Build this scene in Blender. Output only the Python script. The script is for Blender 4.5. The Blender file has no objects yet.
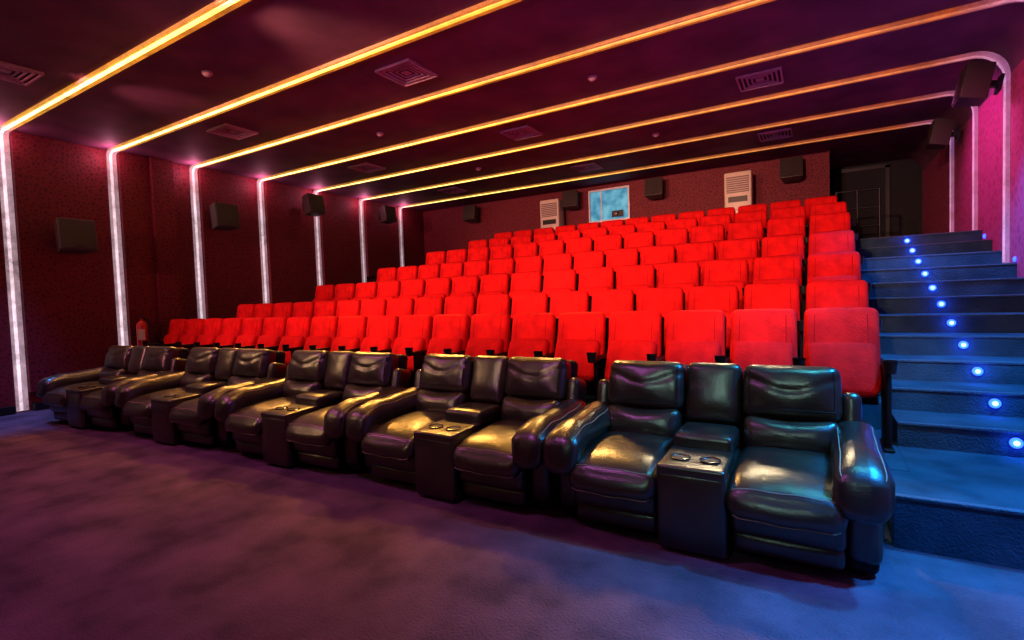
import bpy, bmesh, math, random
from mathutils import Vector, Matrix, Euler
random.seed(4)
S=bpy.context.scene
S.view_settings.view_transform='Standard'
S.view_settings.look='None'
COL=S.collection

# ------------------------------------------------------------ materials
def newmat(name):
    m=bpy.data.materials.new(name); m.use_nodes=True
    nt=m.node_tree; b=nt.nodes['Principled BSDF']
    return m,nt,b
def pmat(name,col,rough=.6,metal=0,col2=None,scale=20,bump=0,bscale=None,spec=.5,emit=None,estr=0,coat=0,detail=4,bump2=0,b2scale=60):
    m,nt,b=newmat(name)
    b.inputs['Roughness'].default_value=rough
    b.inputs['Metallic'].default_value=metal
    b.inputs['Specular IOR Level'].default_value=spec
    b.inputs['Coat Weight'].default_value=coat
    tc=nt.nodes.new('ShaderNodeTexCoord')
    n=nt.nodes.new('ShaderNodeTexNoise'); n.inputs['Scale'].default_value=scale; n.inputs['Detail'].default_value=detail
    nt.links.new(tc.outputs['Object'],n.inputs['Vector'])
    r=nt.nodes.new('ShaderNodeValToRGB')
    c2=col2 or tuple(c*.8 for c in col)
    r.color_ramp.elements[0].position=.35; r.color_ramp.elements[1].position=.65
    r.color_ramp.elements[0].color=(*c2,1); r.color_ramp.elements[1].color=(*col,1)
    nt.links.new(n.outputs['Fac'],r.inputs['Fac']); nt.links.new(r.outputs['Color'],b.inputs['Base Color'])
    if bump:
        n2=nt.nodes.new('ShaderNodeTexNoise'); n2.inputs['Scale'].default_value=bscale or scale; n2.inputs['Detail'].default_value=5
        nt.links.new(tc.outputs['Object'],n2.inputs['Vector'])
        bp=nt.nodes.new('ShaderNodeBump'); bp.inputs['Strength'].default_value=bump; bp.inputs['Distance'].default_value=.02
        nt.links.new(n2.outputs['Fac'],bp.inputs['Height']); out=bp
        if bump2:
            v=nt.nodes.new('ShaderNodeTexVoronoi'); v.inputs['Scale'].default_value=b2scale
            nt.links.new(tc.outputs['Object'],v.inputs['Vector'])
            b3=nt.nodes.new('ShaderNodeBump'); b3.inputs['Strength'].default_value=bump2; b3.inputs['Distance'].default_value=.004
            nt.links.new(v.outputs['Distance'],b3.inputs['Height']); nt.links.new(bp.outputs['Normal'],b3.inputs['Normal']); out=b3
        nt.links.new(out.outputs['Normal'],b.inputs['Normal'])
    if emit:
        b.inputs['Emission Color'].default_value=(*emit,1); b.inputs['Emission Strength'].default_value=estr
    return m

M_leather=pmat('black_leather',(.022,.014,.010),.31,col2=(.010,.007,.006),scale=6,bump=.26,bscale=8,spec=.9,bump2=.15,b2scale=120)
M_leather_dk=pmat('dark_vinyl',(.005,.004,.005),.6,scale=10,bump=.1,bscale=30,spec=.25)
M_stitch=pmat('stitch_thread',(.32,.25,.18),.8,scale=60)
M_plastic=pmat('black_plastic',(.010,.010,.012),.4,scale=30,spec=.35)
M_cup=pmat('cup_metal',(.10,.10,.105),.25,metal=.9,scale=20)
M_red=pmat('red_velour',(.84,.010,.010),.85,col2=(.55,.005,.008),scale=6,bump=.4,bscale=90,spec=.12,detail=8)
M_redseam=pmat('red_piping',(.36,.003,.006),.8,scale=30,spec=.1)
M_carpet=pmat('carpet',(.16,.09,.135),.95,col2=(.075,.045,.07),scale=2.6,bump=.9,bscale=70,spec=.08,detail=15)
M_stair=pmat('stair_carpet',(.032,.078,.12),.9,col2=(.016,.045,.072),scale=3.5,bump=.6,bscale=80,spec=.1,detail=12)
M_nose=pmat('rubber_nosing',(.04,.085,.13),.6,scale=80,bump=.8,bscale=60,spec=.3)
M_ceil=pmat('ceiling_paint',(.22,.088,.155),.7,col2=(.13,.053,.10),scale=1.6,bump=.08,bscale=30,detail=12,spec=.2)
M_niche=pmat('niche_paint',(.006,.008,.016),.8,scale=4)
M_vent=pmat('vent_metal',(.60,.34,.45),.5,scale=20)
M_ventdk=pmat('vent_dark',(.03,.015,.025),.7,scale=20)
M_spk=pmat('speaker_box',(.055,.036,.036),.5,scale=30,bump=.1,bscale=60)
M_spkgr=pmat('speaker_grille',(.04,.028,.026),.6,scale=200,bump=.7,bscale=220)
M_white=pmat('white_enamel',(.72,.62,.52),.35,col2=(.66,.56,.46),scale=4)
M_grey=pmat('grey_panel',(.22,.16,.15),.5,scale=10)
M_frame=pmat('frame_alu',(.55,.58,.66),.4,metal=.2,scale=10)
M_ext=pmat('extinguisher_red',(.8,.02,.02),.3,scale=10)
M_steel=pmat('dark_steel',(.02,.022,.03),.4,metal=.6,scale=10)
M_blue=pmat('blue_led',(.05,.1,1),.4,scale=5,emit=(.012,.05,1),estr=7)
M_bluecore=pmat('blue_led_core',(.3,.4,1),.4,scale=5,emit=(.10,.28,1),estr=10)
M_screen=pmat('screen_vinyl',(.5,.5,.5),.9,scale=40)

def wallpaper(name,ca,cb,sc=6):
    m,nt,b=newmat(name); b.inputs['Roughness'].default_value=.65; b.inputs['Specular IOR Level'].default_value=.3
    tc=nt.nodes.new('ShaderNodeTexCoord')
    v=nt.nodes.new('ShaderNodeTexVoronoi'); v.feature='DISTANCE_TO_EDGE'; v.inputs['Scale'].default_value=sc
    n=nt.nodes.new('ShaderNodeTexNoise'); n.inputs['Scale'].default_value=22; n.inputs['Detail'].default_value=8
    mx=nt.nodes.new('ShaderNodeMath'); mx.operation='MULTIPLY'
    r=nt.nodes.new('ShaderNodeValToRGB'); r.color_ramp.elements[0].position=.0; r.color_ramp.elements[1].position=.16
    r.color_ramp.elements[0].color=(*cb,1); r.color_ramp.elements[1].color=(*ca,1)
    nt.links.new(tc.outputs['Object'],v.inputs['Vector']); nt.links.new(tc.outputs['Object'],n.inputs['Vector'])
    nt.links.new(v.outputs['Distance'],mx.inputs[0]); nt.links.new(n.outputs['Fac'],mx.inputs[1])
    nt.links.new(mx.outputs[0],r.inputs['Fac']); nt.links.new(r.outputs['Color'],b.inputs['Base Color'])
    bp=nt.nodes.new('ShaderNodeBump'); bp.inputs['Strength'].default_value=.4; bp.inputs['Distance'].default_value=.02
    nt.links.new(mx.outputs[0],bp.inputs['Height']); nt.links.new(bp.outputs['Normal'],b.inputs['Normal'])
    return m
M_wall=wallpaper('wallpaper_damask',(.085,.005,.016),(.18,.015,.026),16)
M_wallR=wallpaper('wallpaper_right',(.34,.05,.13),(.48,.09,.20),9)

# LED cove strips: colour and output vary along the run of the strip
def strip_mat(name,base,led):
    m,nt,b=newmat(name)
    L=nt.links
    g=nt.nodes.new('ShaderNodeNewGeometry'); sx=nt.nodes.new('ShaderNodeSeparateXYZ'); L.new(g.outputs['Position'],sx.inputs[0])
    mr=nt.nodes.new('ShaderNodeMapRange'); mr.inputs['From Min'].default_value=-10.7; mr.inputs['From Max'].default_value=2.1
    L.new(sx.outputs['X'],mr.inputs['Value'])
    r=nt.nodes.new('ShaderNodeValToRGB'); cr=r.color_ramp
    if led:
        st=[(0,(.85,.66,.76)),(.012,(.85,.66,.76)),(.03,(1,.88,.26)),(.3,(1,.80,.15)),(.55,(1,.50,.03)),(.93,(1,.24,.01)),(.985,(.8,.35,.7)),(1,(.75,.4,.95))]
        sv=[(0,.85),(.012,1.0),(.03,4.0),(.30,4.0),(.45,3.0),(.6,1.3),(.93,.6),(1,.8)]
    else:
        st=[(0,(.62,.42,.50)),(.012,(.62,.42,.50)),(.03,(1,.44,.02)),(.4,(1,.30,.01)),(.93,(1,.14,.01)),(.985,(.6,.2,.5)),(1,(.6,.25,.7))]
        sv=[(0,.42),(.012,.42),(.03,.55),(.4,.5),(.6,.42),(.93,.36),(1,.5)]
    cr.elements[0].position=st[0][0]; cr.elements[0].color=(*st[0][1],1)
    cr.elements[1].position=st[-1][0]; cr.elements[1].color=(*st[-1][1],1)
    for p,c in st[1:-1]:
        e=cr.elements.new(p); e.color=(*c,1)
    r2=nt.nodes.new('ShaderNodeValToRGB'); c2=r2.color_ramp
    c2.elements[0].position=0; c2.elements[0].color=(*[sv[0][1]/4]*3,1)
    c2.elements[1].position=1; c2.elements[1].color=(*[sv[-1][1]/4]*3,1)
    for p,v in sv[1:-1]:
        e=c2.elements.new(p); e.color=(v/4,v/4,v/4,1)
    L.new(mr.outputs[0],r.inputs['Fac']); L.new(mr.outputs[0],r2.inputs['Fac'])
    n=nt.nodes.new('ShaderNodeTexNoise'); n.inputs['Scale'].default_value=2.0; n.inputs['Detail'].default_value=12; n.inputs['Roughness'].default_value=.95
    L.new(g.outputs['Position'],n.inputs['Vector'])
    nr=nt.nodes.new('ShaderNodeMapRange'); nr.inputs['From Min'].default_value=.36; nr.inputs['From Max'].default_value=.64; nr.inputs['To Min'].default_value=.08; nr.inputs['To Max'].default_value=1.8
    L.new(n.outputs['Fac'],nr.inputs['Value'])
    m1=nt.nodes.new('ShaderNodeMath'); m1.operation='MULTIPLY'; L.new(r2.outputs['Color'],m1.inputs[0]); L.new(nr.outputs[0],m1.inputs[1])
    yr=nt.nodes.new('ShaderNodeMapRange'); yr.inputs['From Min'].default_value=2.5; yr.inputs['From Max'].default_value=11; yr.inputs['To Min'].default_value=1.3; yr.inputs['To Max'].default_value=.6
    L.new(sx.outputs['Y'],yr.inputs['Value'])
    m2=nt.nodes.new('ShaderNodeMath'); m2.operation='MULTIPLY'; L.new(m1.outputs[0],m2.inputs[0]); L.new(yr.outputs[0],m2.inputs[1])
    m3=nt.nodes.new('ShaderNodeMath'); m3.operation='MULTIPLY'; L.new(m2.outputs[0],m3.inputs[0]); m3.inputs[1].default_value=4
    L.new(r.outputs['Color'],b.inputs['Emission Color']); L.new(m3.outputs[0],b.inputs['Emission Strength'])
    b.inputs['Base Color'].default_value=(*base,1); b.inputs['Roughness'].default_value=.5
    bp=nt.nodes.new('ShaderNodeBump'); bp.inputs['Strength'].default_value=.8; bp.inputs['Distance'].default_value=.03
    L.new(n.outputs['Fac'],bp.inputs['Height']); L.new(bp.outputs['Normal'],b.inputs['Normal'])
    return m
M_strip=strip_mat('cove_diffuser',(.34,.2,.16),False)
M_led=strip_mat('led_tape',(.6,.5,.4),True)

# ------------------------------------------------------------ mesh helpers
def finish(bm,name,mats,smooth=True,loc=(0,0,0),rotz=0,scale=(1,1,1),parent=None,auto=None):
    me=bpy.data.meshes.new(name); bmesh.ops.recalc_face_normals(bm,faces=bm.faces[:]); bm.to_mesh(me); bm.free()
    for m in mats: me.materials.append(m)
    if smooth:
        for p in me.polygons: p.use_smooth=True
        me.set_sharp_from_angle(angle=math.radians(auto or 40))
    o=bpy.data.objects.new(name,me); COL.objects.link(o)
    o.location=loc; o.rotation_euler=(0,0,rotz); o.scale=scale
    if parent: o.parent=parent
    return o
def dup(o,name,loc,rotz=0,scale=(1,1,1)):
    n=bpy.data.objects.new(name,o.data); COL.objects.link(n); n.location=loc; n.rotation_euler=(0,0,rotz); n.scale=scale
    return n
def box(bm,x0,x1,y0,y1,z0,z1,mat=0):
    vs=[bm.verts.new(p) for p in [(x0,y0,z0),(x1,y0,z0),(x1,y1,z0),(x0,y1,z0),(x0,y0,z1),(x1,y0,z1),(x1,y1,z1),(x0,y1,z1)]]
    for f in [(3,2,1,0),(4,5,6,7),(0,1,5,4),(1,2,6,5),(2,3,7,6),(3,0,4,7)]:
        fc=bm.faces.new([vs[i] for i in f]); fc.material_index=mat
def mapper(c,s,r,rot=(0,0,0),puff=(0,0,0),deform=None):
    h=Vector(s)/2; r=min(r,min(h)*.98); R=Euler(rot).to_matrix(); C=Vector(c)
    def f(q,out=0):
        p=Vector(q); n=Vector((p[i]/h[i] for i in range(3)))
        inn=Vector([max(-(h[i]-r),min(h[i]-r,p[i])) for i in range(3)])
        d=p-inn
        if d.length>1e-9: d=d.normalized()*(r+out)
        v=inn+d
        for a in range(3):
            if puff[a]:
                b_,c_=(a+1)%3,(a+2)%3
                v[a]+=(1 if n[a]>0 else -1)*abs(n[a])*puff[a]*(1-n[b_]**2)*(1-n[c_]**2)
        if deform: v=Vector(deform(v,h))
        return C+R@v
    return f,h,r
def rbox(bm,c,s,r,mat=0,rot=(0,0,0),puff=(0,0,0),deform=None,k=4):
    f,h,r=mapper(c,s,r,rot,puff,deform)
    ax=[]
    for i in range(3):
        H=h[i]; L=[-H,-H+r*.22,-H+r*.55,-H+r]
        w=2*(H-r)
        for j in range(1,k): L.append(-H+r+w*j/k)
        L+=[H-r,H-r*.55,H-r*.22,H]; ax.append(L)
    cache={}
    def V(p):
        key=tuple(round(x,6) for x in p)
        if key not in cache: cache[key]=bm.verts.new(f(p))
        return cache[key]
    for a in range(3):
        b_,c_=(a+1)%3,(a+2)%3
        for sgn in (-1,1):
            for i in range(len(ax[b_])-1):
                for j in range(len(ax[c_])-1):
                    q=[]
                    for (ii,jj) in ((i,j),(i+1,j),(i+1,j+1),(i,j+1)):
                        p=[0,0,0]; p[a]=sgn*h[a]; p[b_]=ax[b_][ii]; p[c_]=ax[c_][jj]; q.append(V(p))
                    if len(set(q))==4:
                        try:
                            fc=bm.faces.new(q if sgn>0 else q[::-1]); fc.material_index=mat
                        except ValueError: pass
    return f,h
def tube(bm,pts,rad,mat=0,n=6,closed=False):
    pts=[Vector(p) for p in pts]; rings=[]; N=len(pts)
    for i,p in enumerate(pts):
        if closed: t=pts[(i+1)%N]-pts[i-1]
        else: t=pts[min(i+1,N-1)]-pts[max(i-1,0)]
        t.normalize(); up=Vector((0,0,1)) if abs(t.z)<.9 else Vector((1,0,0))
        u=t.cross(up).normalized(); v=t.cross(u)
        rings.append([bm.verts.new(p+rad*(math.cos(2*math.pi*k/n)*u+math.sin(2*math.pi*k/n)*v)) for k in range(n)])
    for i in range(N if closed else N-1):
        a,b=rings[i],rings[(i+1)%N]
        for k in range(n):
            fc=bm.faces.new((a[k],a[(k+1)%n],b[(k+1)%n],b[k])); fc.material_index=mat
    if not closed:
        for r_ in (rings[0],rings[-1]):
            try: bm.faces.new(r_).material_index=mat
            except ValueError: pass
def lathe(bm,c,prof,mat=0,n=20,axis='z'):
    rings=[]
    for (r,z) in prof:
        ring=[]
        for k in range(n):
            a=2*math.pi*k/n; x,y=r*math.cos(a),r*math.sin(a)
            p=(x,y,z) if axis=='z' else ((z,x,y) if axis=='x' else (x,z,y))
            ring.append(bm.verts.new(Vector(c)+Vector(p)))
        rings.append(ring)
    for a,b in zip(rings[:-1],rings[1:]):
        for k in range(n):
            bm.faces.new((a[k],a[(k+1)%n],b[(k+1)%n],b[k])).material_index=mat
    bm.faces.new(rings[0]).material_index=mat; bm.faces.new(rings[-1]).material_index=mat

# ------------------------------------------------------------ room shell
XL,XR,YF,YB,YN,H=-10.64,2.0,-5.0,12.6,14.6,4.33
def simplebox(name,mat,*a):
    bm=bmesh.new(); box(bm,*a); return finish(bm,name,[mat],smooth=False)
simplebox('floor',M_carpet,XL-.2,XR+.2,YF-.2,YN+.2,-.2,0)
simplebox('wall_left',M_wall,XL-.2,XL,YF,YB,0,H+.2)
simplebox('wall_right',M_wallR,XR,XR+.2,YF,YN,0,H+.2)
simplebox('wall_front',M_wall,XL-.2,XR+.2,YF-.2,YF,0,H+.2)
simplebox('wall_back',M_wall,XL-.2,.22,YB,YB+.2,0,H+.2)
simplebox('wall_niche_side',M_niche,.12,.22,YB+.2,YN,0,H+.2)
simplebox('wall_niche_end',M_niche,.12,XR+.2,YN,YN+.2,0,H+.2)
simplebox('projection_screen',M_screen,-9.5,.8,YF+.02,YF+.08,.9,4.0)

def path(inset,zl=0.0,zr=0.0):
    P=[]
    x0=XL+inset; zt=H-inset; x1=XR-inset
    P.append(((x0,zl),(1,0)))
    rl=.10
    P.append(((x0,zt-rl),(1,0)))
    for i in range(1,5):
        a=math.pi-i*math.pi/8
        P.append(((x0+rl+rl*math.cos(a),zt-rl+rl*math.sin(a)),(-math.cos(a),-math.sin(a))))
    for i in range(1,24):
        x=x0+rl+(x1-.34-x0-rl)*i/24; P.append(((x,zt),(0,-1)))
    rr=.34
    for i in range(0,9):
        a=math.pi/2-i*math.pi/16
        P.append(((x1-rr+rr*math.cos(a),zt-rr+rr*math.sin(a)),(-math.cos(a),-math.sin(a))))
    P.append(((x1,zr),(-1,0)))
    return P
def sweep(bm,P,y0,y1,t,mat=0):
    R=[]
    for (p,n) in P:
        R.append([bm.verts.new((p[0],y0,p[1])),bm.verts.new((p[0]+n[0]*t,y0,p[1]+n[1]*t)),bm.verts.new((p[0]+n[0]*t,y1,p[1]+n[1]*t)),bm.verts.new((p[0],y1,p[1]))])
    for a,b in zip(R[:-1],R[1:]):
        for k in range(4):
            bm.faces.new((a[k],a[(k+1)%4],b[(k+1)%4],b[k])).material_index=mat
    bm.faces.new(R[0]).material_index=mat; bm.faces.new(R[-1]).material_index=mat
bm=bmesh.new()
C=[p for p,n in path(0)][1:-1]
prof=[(XL-.2,H+.2)]+[(XL-.2,H)]+[(XL,H)]+[c for c in C if c[0]>XL+.2]+[(XR+.0,H-.34),(XR+.2,H-.34),(XR+.2,H+.2)]
a=[bm.verts.new((x,YF-.2,z)) for x,z in prof]; b=[bm.verts.new((x,YN+.2,z)) for x,z in prof]
n=len(prof)
for i in range(n): bm.faces.new((a[i],a[(i+1)%n],b[(i+1)%n],b[i]))
bm.faces.new(a); bm.faces.new(b[::-1])
finish(bm,'ceiling',[M_ceil],auto=30)

ROWTOP=[5.0,6.0,7.0,8.0,9.0,10.0,11.0]
LEV=[.30,.53,.86,1.19,1.55,1.84,2.10]
TOP=2.236
def tier_height_left(y):
    h=0
    for i in range(7):
        if y>=(4.1 if i==0 else ROWTOP[i]-.80): h=LEV[i]
    if y>=11.25: h=TOP
    return h
def aisle_height(y):
    if y<3.58: return 0
    return .3+.176*max(0,min(11,math.floor((y-4.72)/.498)+1))
YS=[0.02,1.46,2.9,4.3,5.68,7.1,8.57,10.03,11.55]
for i,y in enumerate(YS):
    bm=bmesh.new()
    P=path(.0,tier_height_left(y)+.02,aisle_height(y+.1)+.02)
    sweep(bm,P,y-.08,y+.06,.035,0)
    P=path(.036,tier_height_left(y)+.03,aisle_height(y+.1)+.03)
    sweep(bm,P,y-.048,y-.010,.012,1)
    finish(bm,'led_cove_strip' if i==0 else 'led_cove_strip.%03d'%i,[M_strip,M_led],auto=50)

bm=bmesh.new()
for i,(y0,y1) in enumerate(zip(YS[:-1],YS[1:])):
    f=tier_height_left(y1-.1)
    v=[(XL+.002,y0+.07,f),(XL+.11,y0+.07,f),(XL+.012,y1-.09,f),(XL+.002,y1-.09,f)]
    lo=[bm.verts.new(p) for p in v]; hi=[bm.verts.new((p[0],p[1],H-.01)) for p in v]
    for k in range(4): bm.faces.new((lo[k],lo[(k+1)%4],hi[(k+1)%4],hi[k]))
    bm.faces.new(lo); bm.faces.new(hi)
box(bm,XL+.0,XL+.16,4.86,5.22,.3,H-.01)
finish(bm,'wall_panels_left',[M_wall],smooth=False)
bm=bmesh.new(); box(bm,XL,XL+.13,YF,2.78,0,.12); box(bm,XL+.0,XL+.13,3.0,4.09,0,.12)
finish(bm,'baseboard_left',[M_plastic],smooth=False)

bm=bmesh.new()
st=[4.1]+[ROWTOP[i]-.80 for i in range(1,7)]+[11.25]
for i in range(7):
    box(bm,XL,.498,st[i],st[i+1],0,LEV[i])
box(bm,XL,.498,11.25,YB,0,TOP)
finish(bm,'floor_tiers',[M_stair],smooth=False)
bm=bmesh.new()
XS=XR-.002
box(bm,.36,XS,3.58,4.09,0,.30); box(bm,.5,XS,4.09,4.72,0,.30)
for k in range(1,12):
    y0=4.72+.498*(k-1); y1=y0+.498 if k<11 else YB
    box(bm,.5,XS,y0,y1,0,.3+.176*k)
finish(bm,'aisle_stairs',[M_stair],smooth=False)
simplebox('floor_niche',M_stair,.222,XS,YB,YN-.002,0,TOP)
bm=bmesh.new()
for k in range(0,12):
    y0=3.58 if k==0 else 4.72+.498*(k-1); z=.3+.176*k
    xa=.505 if k else .36
    rbox(bm,((xa+XS)/2,y0+.014,z-.004),(XS-xa,.045,.022),.006,0,k=1)
finish(bm,'trim_stair_nosing',[M_nose])
bm=bmesh.new()
for k in range(0,11):
    y=4.72+.498*k; z=.4+.176*k
    lathe(bm,(1.15,y-.016,z),[(.036,0.012),(.036,0),(.026,-.004)],0,16,'y')
    lathe(bm,(1.15,y-.022,z),[(.018,0.004),(.016,-.006),(.006,-.01)],1,12,'y')
finish(bm,'step_lights',[M_blue,M_bluecore])
bm=bmesh.new()
for (y,z) in ((8.26,1.76),(9.55,2.14)):
    lathe(bm,(XR-.016,y,z),[(.03,0.012),(.03,0),(.02,-.006)],0,16,'x')
finish(bm,'wall_marker_lights',[M_blue])

# ------------------------------------------------------------ recliner pair
def make_recliner():
    bm=bmesh.new()
    LE,DK,ST,PL,CU=0,1,2,3,4
    rbox(bm,(0,.60,.15),(1.66,.78,.24),.03,DK)
    for sx in (-.47,.47):
        def seatdef(v,h):
            t=max(0,(-v.y-h.y*.45)/(h.y*.55)); v=v.copy(); v.z-=.05*t*t
            v.z+=.003*math.sin(v.x*30+v.y*20)
            return v
        rbox(bm,(sx,.105,.255),(.55,.11,.19),.045,LE,puff=(0,.018,0))
        rbox(bm,(sx,.125,.115),(.54,.09,.13),.04,LE,puff=(0,.01,0))
        f,h=rbox(bm,(sx,.355,.405),(.565,.77,.165),.07,LE,rot=(math.radians(3),0,0),puff=(0,.02,.035),deform=seatdef,k=7)
        g,h,_=mapper((sx,.355,.405),(.565,.77,.165),.07,(math.radians(3),0,0),(0,.02,.035),seatdef)
        pts=[g((x,-h.y*.88,h.z),.0) for x in [h.x*(-.93+1.86*i/16) for i in range(17)]]
        tube(bm,pts,.0038,ST,5)
        tube(bm,[g((x,-h.y,-h.z*.55),.0) for x in [h.x*(-.9+1.8*i/16) for i in range(17)]],.003,ST,5)
        rt=math.radians(-15)
        def lum(v,h):
            v=v.copy(); v.z-=.03*(1-(v.x/h.x)**2)*(1 if v.z>0 else .0); v.y+=.004*math.sin(v.x*30+v.z*25); return v
        rbox(bm,(sx,.74,.565),(.54,.20,.25),.065,LE,rot=(rt,0,0),puff=(0,.035,.005),deform=lum,k=6)
        def hd(v,h):
            v=v.copy(); w=1-.03*max(0,v.z/h.z); v.x*=w
            v.y+=.005*math.sin(v.x*26+1.3)*math.sin(v.z*15+sx*3)
            v.y+=.011*math.exp(-((v.z-.3*h.z+.05*math.cos(v.x*9))/.018)**2)
            return v
        rbox(bm,(sx,.84,.825),(.565,.18,.35),.06,LE,rot=(rt,0,0),puff=(0,.04,.0),deform=hd,k=14)
        g,h,_=mapper((sx,.84,.825),(.565,.18,.35),.06,(rt,0,0),(0,.04,.0),hd)
        tube(bm,[g((h.x*(-.9+1.8*i/14),-h.y,-h.z*.66),.001) for i in range(15)],.003,DK,5)
        for e in (-.86,.86):
            tube(bm,[g((h.x*e,-h.y,h.z*(-.6+1.4*i/8)),.001) for i in range(9)],.0025,DK,5)
        rbox(bm,(sx,.945,.56),(.56,.12,.82),.04,DK,rot=(math.radians(-11),0,0))
    for s in (-1,1):
        def armd(v,h):
            v=v.copy(); t=max(0,(-v.y-h.y*.45)/(h.y*.55)); v.z-=.07*t**2; v.x*=1+.14*t
            if v.z<0: v.x*=.93; v.z-=.05*t
            v.z+=.004*math.sin(v.y*26)+.05*max(0,(v.y)/h.y)
            v.z+=.006*math.exp(-((v.y+.22)/.02)**2)
            return v
        rbox(bm,(s*.815,.58,.25),(.15,.78,.46),.035,DK)
        rbox(bm,(s*.815,.56,.27),(.175,.82,.38),.05,LE,puff=(.008,.01,0))
        c_=(s*.81,.43,.535); sz=(.255,.93,.21)
        rbox(bm,c_,sz,.10,LE,puff=(.0,.0,.025),deform=armd,k=9)
        g,h,_=mapper(c_,sz,.10,(0,0,0),(0,0,.025),armd)
        for sd in (-1,1):
            tube(bm,[g((sd*h.x*.8,h.y*(.7-1.62*i/20),h.z),.000) for i in range(21)],.003,ST,5)
        rbox(bm,(s*.80,.86,.64),(.11,.22,.40),.05,LE,rot=(math.radians(-14),0,0))
    rbox(bm,(0,.44,.25),(.385,.86,.46),.03,LE,puff=(0,.01,0))
    rbox(bm,(0,.20,.485),(.375,.38,.07),.02,LE,rot=(math.radians(2),0,0))
    rbox(bm,(0,.56,.545),(.36,.36,.12),.035,LE,puff=(0,0,.015))
    for cx in (-.085,.085):
        lathe(bm,(cx,.17,.521),[(.058,-.004),(.060,.006),(.052,.008),(.049,.002),(.046,-.0)],CU,24)
        lathe(bm,(cx,.17,.522),[(.045,.001),(.044,.0015),(.02,.0015)],PL,24)
    def md(v,h):
        v=v.copy(); v.y+=.005*math.sin(v.z*24); return v
    rbox(bm,(0,.85,.79),(.365,.16,.42),.055,LE,rot=(math.radians(-15),0,0),puff=(0,.025,.0),deform=md,k=5)
    rbox(bm,(0,.94,.50),(.36,.12,.76),.04,DK,rot=(math.radians(-9),0,0))
    for x in (-.8,-.2,.2,.8):
        for y in (.25,.9):
            lathe(bm,(x,y,0),[(.03,0),(.03,.05)],PL,12)
    return finish(bm,'recliner_loveseat',[M_leather,M_leather_dk,M_stitch,M_plastic,M_cup],auto=60)
rec=make_recliner()
rec.location=(-.63,2.93,0)
dup(rec,'recliner_loveseat.001',(-2.49,2.93,0))
dup(rec,'recliner_loveseat.002',(-4.36,2.90,0),math.radians(1))
dup(rec,'recliner_loveseat.003',(-6.30,2.84,0),math.radians(2),(1.05,1,1))
dup(rec,'recliner_loveseat.004',(-8.30,2.74,0),math.radians(3.5),(1.05,1,1))

# ------------------------------------------------------------ theater seat
def make_seat():
    bm=bmesh.new(); RD,PP,PL,DK=0,1,2,3
    rt=math.radians(-11)
    def bd(v,h):
        v=v.copy(); t=(v.z/h.z+1)/2; v.x*=1-.05*t; v.z+=.012*(1-(v.x/h.x)**2)*t
        v.y-=.02*(v.x/h.x)**2
        v.y+=.008*math.exp(-((v.z-.10)/.02)**2)
        return v
    c=(0,-.03,.70); s=(.53,.12,.66)
    rbox(bm,c,s,.05,RD,rot=(rt,0,0),puff=(0,.028,0),deform=bd,k=8)
    g,h,_=mapper(c,s,.05,(rt,0,0),(0,.028,0),bd)
    for sx in (-.70,.70):
        tube(bm,[g((h.x*sx,-h.y,h.z*(-.8+1.62*i/8)),-.001) for i in range(9)],.0035,PP,5)
    rbox(bm,(0,.05,.62),(.50,.05,.72),.02,DK,rot=(rt,0,0),k=2)
    rbox(bm,(0,-.17,.56),(.47,.13,.42),.05,RD,rot=(math.radians(-24),0,0),puff=(0,.02,.01),k=3)
    for sx in (-.28,.28):
        rbox(bm,(sx,-.22,.30),(.04,.30,.60),.016,DK,k=1)
        rbox(bm,(sx,-.24,.60),(.055,.36,.045),.02,PL,k=2)
        lathe(bm,(sx,-.45,.58),[(.036,0),(.046,.09),(.05,.092),(.044,.092),(.038,.02),(.01,.018)],PL,16)
        rbox(bm,(sx,-.24,.012),(.07,.34,.024),.01,DK,k=1)
    return finish(bm,'theater_seat',[M_red,M_redseam,M_plastic,M_leather_dk],auto=50)
seat=make_seat(); first=True; cnt=0
COUNT=[19,18,16,15,14,13,13]
PT=[.56,.565,.57,.56,.565,.575,.56]
for i in range(7):
    for j in range(COUNT[i]):
        x=.43-.28-PT[i]*j-(.0 if i<6 else .10)
        loc=(x,ROWTOP[i]-.10,LEV[i])
        if first: seat.location=loc; first=False
        else:
            cnt+=1; dup(seat,'theater_seat.%03d'%cnt,loc)

# ------------------------------------------------------------ ceiling diffusers, detectors
bm=bmesh.new()
for k,s_ in enumerate((.27,.215,.16,.105)):
    z0=-.028+.006*k
    w=.022
    box(bm,-s_,s_,-s_,-s_+w,z0,0,0); box(bm,-s_,s_,s_-w,s_,z0,0,0)
    box(bm,-s_,-s_+w,-s_+w,s_-w,z0,0,0); box(bm,s_-w,s_,-s_+w,s_-w,z0,0,0)
box(bm,-.05,.05,-.05,.05,-.012,0,0)
box(bm,-.265,.265,-.265,.265,-.004,-.001,1)
vent=finish(bm,'ceiling_air_diffuser',[M_vent,M_ventdk],smooth=False)
fst=True; c=0
for y in (2.25,4.94,7.8,10.7):
    for x in (-8.04,-4.34,-.65):
        if fst: vent.location=(x,y,H); fst=False
        else: c+=1; dup(vent,'ceiling_air_diffuser.%03d'%c,(x,y,H))
bm=bmesh.new(); lathe(bm,(0,0,0),[(.06,0),(.06,-.02),(.045,-.035),(.03,-.05),(.01,-.055)],0,20)
sd=finish(bm,'smoke_detector',[M_vent]); c=0
pos=[(-6.26,3.57),(-2.49,6.41),(-6.26,6.4),(-2.4,3.6),(-6.26,9.3),(-2.45,9.3)]
sd.location=(*pos[0],H)
for p in pos[1:]:
    c+=1; dup(sd,'smoke_detector.%03d'%c,(*p,H))

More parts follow.
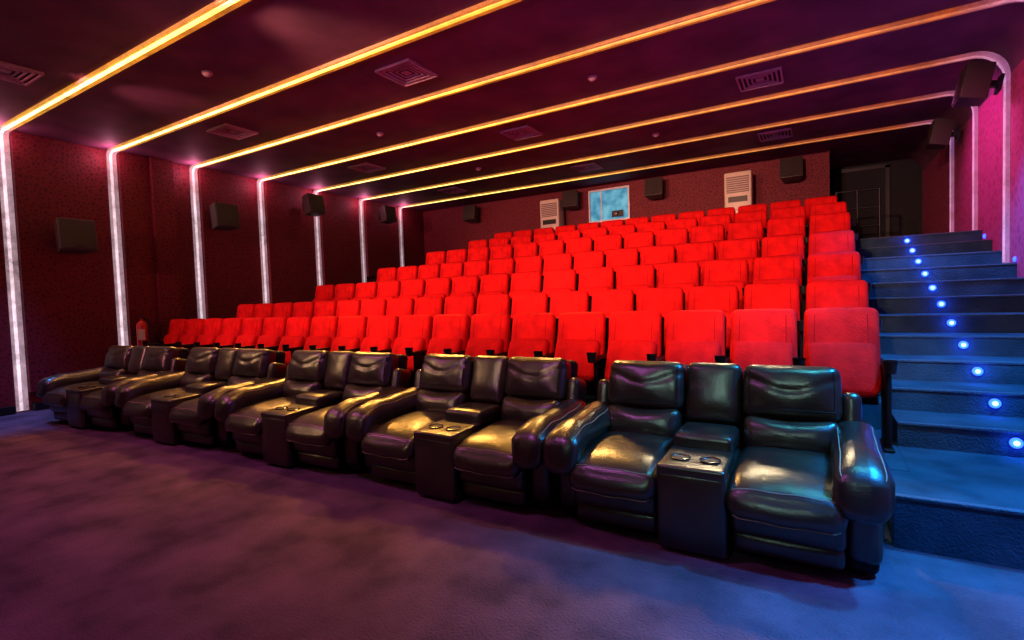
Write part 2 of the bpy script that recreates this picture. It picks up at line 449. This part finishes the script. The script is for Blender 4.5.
# ------------------------------------------------------------ speakers
def make_speaker(sw=.5,sh=.5,sdp=.32):
    bm=bmesh.new()
    def wd(v,h):
        v=v.copy(); t=(v.y/h.y+1)/2; v.x*=1-.25*t; return v
    rbox(bm,(0,0,0),(sw,sdp,sh),.015,0,deform=wd,k=1)
    rbox(bm,(0,-sdp/2-.006,0),(sw*.92,.02,sh*.92),.008,1,k=1)
    box(bm,-.05,.05,sdp/2,sdp/2+.14,-.04,.04,2)
    box(bm,-.09,.09,sdp/2+.10,sdp/2+.14,-.12,.12,2)
    rbox(bm,(0,-sdp/2-.018,-sh*.38),(.08,.006,.02),.003,2,k=1)
    return finish(bm,'wall_speaker',[M_spk,M_spkgr,M_steel],auto=30)
spk=make_speaker(); c=0
ax=XL+.30+.11
spk.location=(ax,3.55,2.73); spk.rotation_euler=(math.radians(-8),0,math.radians(90))
def dsp(loc,rz,rx=-8,s=1):
    global c
    c+=1; o=dup(spk,'wall_speaker.%03d'%c,loc,0,(s,s,s)); o.rotation_euler=(math.radians(rx),0,math.radians(rz))
dsp((ax,6.0,3.33),90,s=.95); dsp((ax,8.15,3.86),90,s=.9); dsp((ax,10.6,3.93),90,s=.85)
for x in (-8.6,-5.45,-3.3,-.46): dsp((x,YB-.28,3.98),0,-12,.85)
dsp((XR-.32,8.55,3.95),-90,-12,.85); dsp((XR-.30,10.75,3.90),-90,-12,.8)

# ------------------------------------------------------------ AC cabinets
def make_ac():
    bm=bmesh.new()
    rbox(bm,(0,0,.9),(.54,.36,1.8),.03,0,k=1)
    box(bm,-.22,.22,-.187,-.179,1.36,1.70,1)
    for i in range(7): rbox(bm,(0,-.192,1.39+.045*i),(.43,.02,.018),.006,0,rot=(.5,0,0),k=1)
    box(bm,-.19,.19,-.187,-.179,1.16,1.28,2)
    box(bm,-.22,.22,-.187,-.179,.12,.75,1)
    for i in range(13): rbox(bm,(0,-.19,.15+.046*i),(.43,.014,.02),.005,0,k=1)
    box(bm,-.25,.25,-.184,-.179,1.0,1.008,1)
    return finish(bm,'floor_standing_air_conditioner',[M_white,M_grey,M_plastic],auto=30)
ac=make_ac(); ac.location=(-1.46,12.2,TOP)
dup(ac,'floor_standing_air_conditioner.001',(-6.0,12.3,TOP))

# ------------------------------------------------------------ projection window
m,nt,b=newmat('booth_glow')
tc=nt.nodes.new('ShaderNodeTexCoord'); n=nt.nodes.new('ShaderNodeTexNoise'); n.inputs['Scale'].default_value=4
r=nt.nodes.new('ShaderNodeValToRGB'); r.color_ramp.elements[0].position=.35; r.color_ramp.elements[1].position=.65
r.color_ramp.elements[0].color=(.03,.22,.38,1); r.color_ramp.elements[1].color=(.18,.52,.66,1)
nt.links.new(tc.outputs['Object'],n.inputs['Vector']); nt.links.new(n.outputs['Fac'],r.inputs['Fac'])
nt.links.new(r.outputs['Color'],b.inputs['Emission Color']); b.inputs['Emission Strength'].default_value=.9
b.inputs['Roughness'].default_value=.5; b.inputs['Base Color'].default_value=(.01,.03,.04,1); b.inputs['Specular IOR Level'].default_value=.1
M_booth=m
bm=bmesh.new()
W,Hh=.50,.37
box(bm,-W,W,-.01,-.003,-Hh,Hh,1)
for (x0,x1,z0,z1) in ((-W-.04,W+.04,Hh,Hh+.045),(-W-.04,W+.04,-Hh-.045,-Hh),(-W-.04,-W,-Hh,Hh),(W,W+.04,-Hh,Hh)):
    box(bm,x0,x1,-.06,-.002,z0,z1,0)
box(bm,-.22,-.19,-.03,-.01,-Hh,Hh,0)
rbox(bm,(.22,-.03,-.24),(.30,.03,.16),.01,2,k=1)
lathe(bm,(.2,-.05,-.24),[(.05,0),(.05,-.02),(.035,-.03)],3,16,'y')
finish(bm,'window_1',[M_frame,M_booth,M_plastic,M_cup],smooth=False,loc=(-4.53,YB,3.78))

# ------------------------------------------------------------ niche railing and door
bm=bmesh.new()
for x in (.30,.62,.95):
    tube(bm,[(x,11.3,TOP),(x,11.3,TOP+1.0)],.02,0,10)
for z in (TOP+.35,TOP+.68,TOP+1.0):
    tube(bm,[(.28,11.3,z),(.97,11.3,z)],.018,0,10)
finish(bm,'guard_railing',[M_steel])
bm=bmesh.new()
box(bm,.40,1.35,YN-.05,YN-.003,TOP,TOP+1.95,1)
for (x0,x1,z0,z1) in ((.34,.42,TOP,TOP+2.0),(1.33,1.41,TOP,TOP+2.0),(.34,1.41,TOP+1.94,TOP+2.02)):
    box(bm,x0,x1,YN-.09,YN-.003,z0,z1,0)
tube(bm,[(.5,YN-.09,TOP+.95),(.5,YN-.09,TOP+1.1)],.012,0,8)
finish(bm,'door_1',[M_steel,M_niche],smooth=False)

# ------------------------------------------------------------ fire extinguisher
bm=bmesh.new()
lathe(bm,(0,0,0),[(.03,0),(.078,.005),(.085,.03),(.085,.40),(.07,.45),(.035,.485),(.022,.49),(.022,.53)],0,24)
rbox(bm,(0,-.01,.55),(.03,.06,.05),.01,1,k=1)
tube(bm,[(0,.02,.575),(0,-.08,.60),(0,-.13,.585)],.01,1,8)
tube(bm,[(0,.02,.55),(0,-.07,.545),(0,-.12,.525)],.008,1,8)
tube(bm,[(.02,0,.54),(.09,-.02,.52),(.12,-.03,.42),(.11,-.03,.25),(.105,-.03,.12)],.012,1,8)
lathe(bm,(.105,-.03,.02),[(.028,0),(.014,.1)],1,12)
box(bm,-.05,.05,-.088,-.084,.15,.34,2)
box(bm,-.10,.10,-.09,.10,-.03,-.002,1)
finish(bm,'fire_extinguisher',[M_ext,M_plastic,M_white],loc=(XL+.24,4.50,.84),rotz=math.radians(60))

# ------------------------------------------------------------ lights
def spot(name,loc,tgt,power,col,size,blend=.6,rad=.12):
    l=bpy.data.lights.new(name,'SPOT'); l.energy=power; l.color=col; l.spot_size=math.radians(size); l.spot_blend=blend; l.shadow_soft_size=rad
    o=bpy.data.objects.new(name,l); COL.objects.link(o); o.location=loc
    d=Vector(tgt)-Vector(loc); o.rotation_euler=d.to_track_quat('-Z','Y').to_euler()
    return o
def point(name,loc,power,col,rad=.03):
    l=bpy.data.lights.new(name,'POINT'); l.energy=power; l.color=col; l.shadow_soft_size=rad
    o=bpy.data.objects.new(name,l); COL.objects.link(o); o.location=loc; return o
RW=(1,.44,.26)
spot('seat_fill',(-2.2,-4.4,4.0),(-1.6,11,2.5),3500,RW,33,.7)  # added fill from behind the camera to light the red rows, no real fixtures
spot('seat_fill.001',(-5.5,-4.4,4.0),(-5.0,11,2.5),3100,RW,34,.7)
spot('seat_fill.002',(-8.0,-4.4,4.0),(-8.3,9,2.2),1300,(1,.3,.32),38,.7)
spot('row_fill',(-1.6,2.3,4.2),(-.8,8,1.8),480,RW,70,.4,.06)  # added overhead fill that brightens the seat rows
spot('row_fill.001',(-4.6,2.3,4.2),(-4.2,8,1.8),400,RW,74,.4,.06)
spot('row_fill.002',(-7.6,2.3,4.2),(-7.6,8,1.8),250,(1,.3,.3),74,.4,.06)
spot('row_fill.003',(.3,2.2,4.2),(.1,5.1,1.1),230,RW,34,.8,.06)
# added fill spots from the rear left, aimed for amber sheen on the recliners
for i,(lx,ly,tx,p,c_) in enumerate(((-1.2,7.6,-.2,600,(.80,.62,.36)),(-3.6,7.0,-1.5,800,(1,.50,.12)),(-5.8,6.6,-2.9,900,(1,.44,.08)),(-7.8,6.3,-4.6,950,(1,.42,.07)),(-9.9,6.0,-6.6,900,(1,.40,.07)),(-10.3,5.6,-8.4,500,(1,.38,.08)))):
    spot('recliner_sheen_fill' if i==0 else 'recliner_sheen_fill.%03d'%i,(lx,ly,4.2),(tx,3.3,.5),p,c_,27,.8,.18)
for i,(lx,ly,tx,p,c_) in enumerate(((-.6,-3.0,-.6,300,(.5,.85,.7)),(-3.6,-3.0,-2.5,300,(1,.66,.36)),(-8.5,-1.5,-3.9,520,(1,.55,.26)),(-10.2,-.5,-6.2,420,(1,.5,.24)),(-10.3,.6,-8.3,160,(1,.5,.26)))):
    spot('recliner_back_fill' if i==0 else 'recliner_back_fill.%03d'%i,(lx,ly,4.1),(tx,3.8,.85),p,c_,20,.8,.14)  # added front fill, angled for highlights on the recliner backs
for i,x in enumerate((-2.4,-4.4,-6.4,-8.4)):
    spot('amber_fill' if i==0 else 'amber_fill.%03d'%i,(x,3.7,4.2),(x,3.35,.5),150,(1,.42,.10),40,.8,.10)  # added amber fill from above for warm cushion tops, no real downlights
spot('teal_fill',(.2,3.6,4.2),(-.2,3.3,.5),140,(.10,.75,.75),46,.7,.10)  # added teal fill to tint the rightmost recliner
spot('house_downlight',(-6.6,1.4,4.25),(-6.6,1.2,0),270,(.85,.14,.50),130)
spot('house_downlight.001',(-2.6,1.2,4.25),(-2.8,1.0,0),180,(.68,.15,.66),120)
spot('house_downlight.002',(-9.7,2.2,4.25),(-9.9,2.6,0),650,(.03,.28,1),42,.9)
spot('aisle_downlight',(1.5,4.0,3.9),(1.2,4.0,0),1300,(.01,.36,1),90)
spot('aisle_downlight.001',(1.6,2.3,4.2),(1.2,2.3,0),2200,(.01,.26,1),56,1)
spot('aisle_downlight.002',(1.3,7.3,4.1),(1.3,7.6,0),800,(.01,.26,1),80)
spot('wall_wash_lamp',(.6,9.2,4.1),(2.0,9.4,3.0),140,(.95,.12,.65),100)
spot('wall_wash_lamp.001',(.7,6.6,4.1),(2.0,7.6,2.9),100,(1,.13,.45),90)
for i,y in enumerate(YS[1:]):
    point('cove_fill' if i==0 else 'cove_fill.%03d'%i,(XL+.28,y-.12,4.18),7,(1,.28,.45),.03)  # added points that boost the pink glow in the left ceiling corner
spot('ceiling_fill',(-3.0,-4.6,2.6),(-3,7,4.3),700,(.66,.15,.66),50,.8)  # added uplight fill to lift the dark ceiling, no such lamp in the room
for k in range(11):
    point('step_lamp' if k==0 else 'step_lamp.%03d'%k,(1.15,4.72+.498*k-.06,.4+.176*k),1.4,(.02,.10,1),.02)

w=bpy.data.worlds.new('world'); S.world=w; w.use_nodes=True
w.node_tree.nodes['Background'].inputs[0].default_value=(.03,.01,.03,1); w.node_tree.nodes['Background'].inputs[1].default_value=.3

# ------------------------------------------------------------ camera
X=Vector((862,8,514)).normalized(); Y=Vector((306,32,-514)); Y=(Y-X*Y.dot(X)).normalized(); Z=X.cross(Y)
cam=bpy.data.cameras.new('camera'); co=bpy.data.objects.new('camera',cam); COL.objects.link(co)
M=Matrix((X,Y,Z)).to_4x4(); M.translation=Vector((0,0,1.5)); co.matrix_world=M
cam.sensor_width=36; cam.lens=514/1024*36; cam.clip_start=.05
S.camera=co
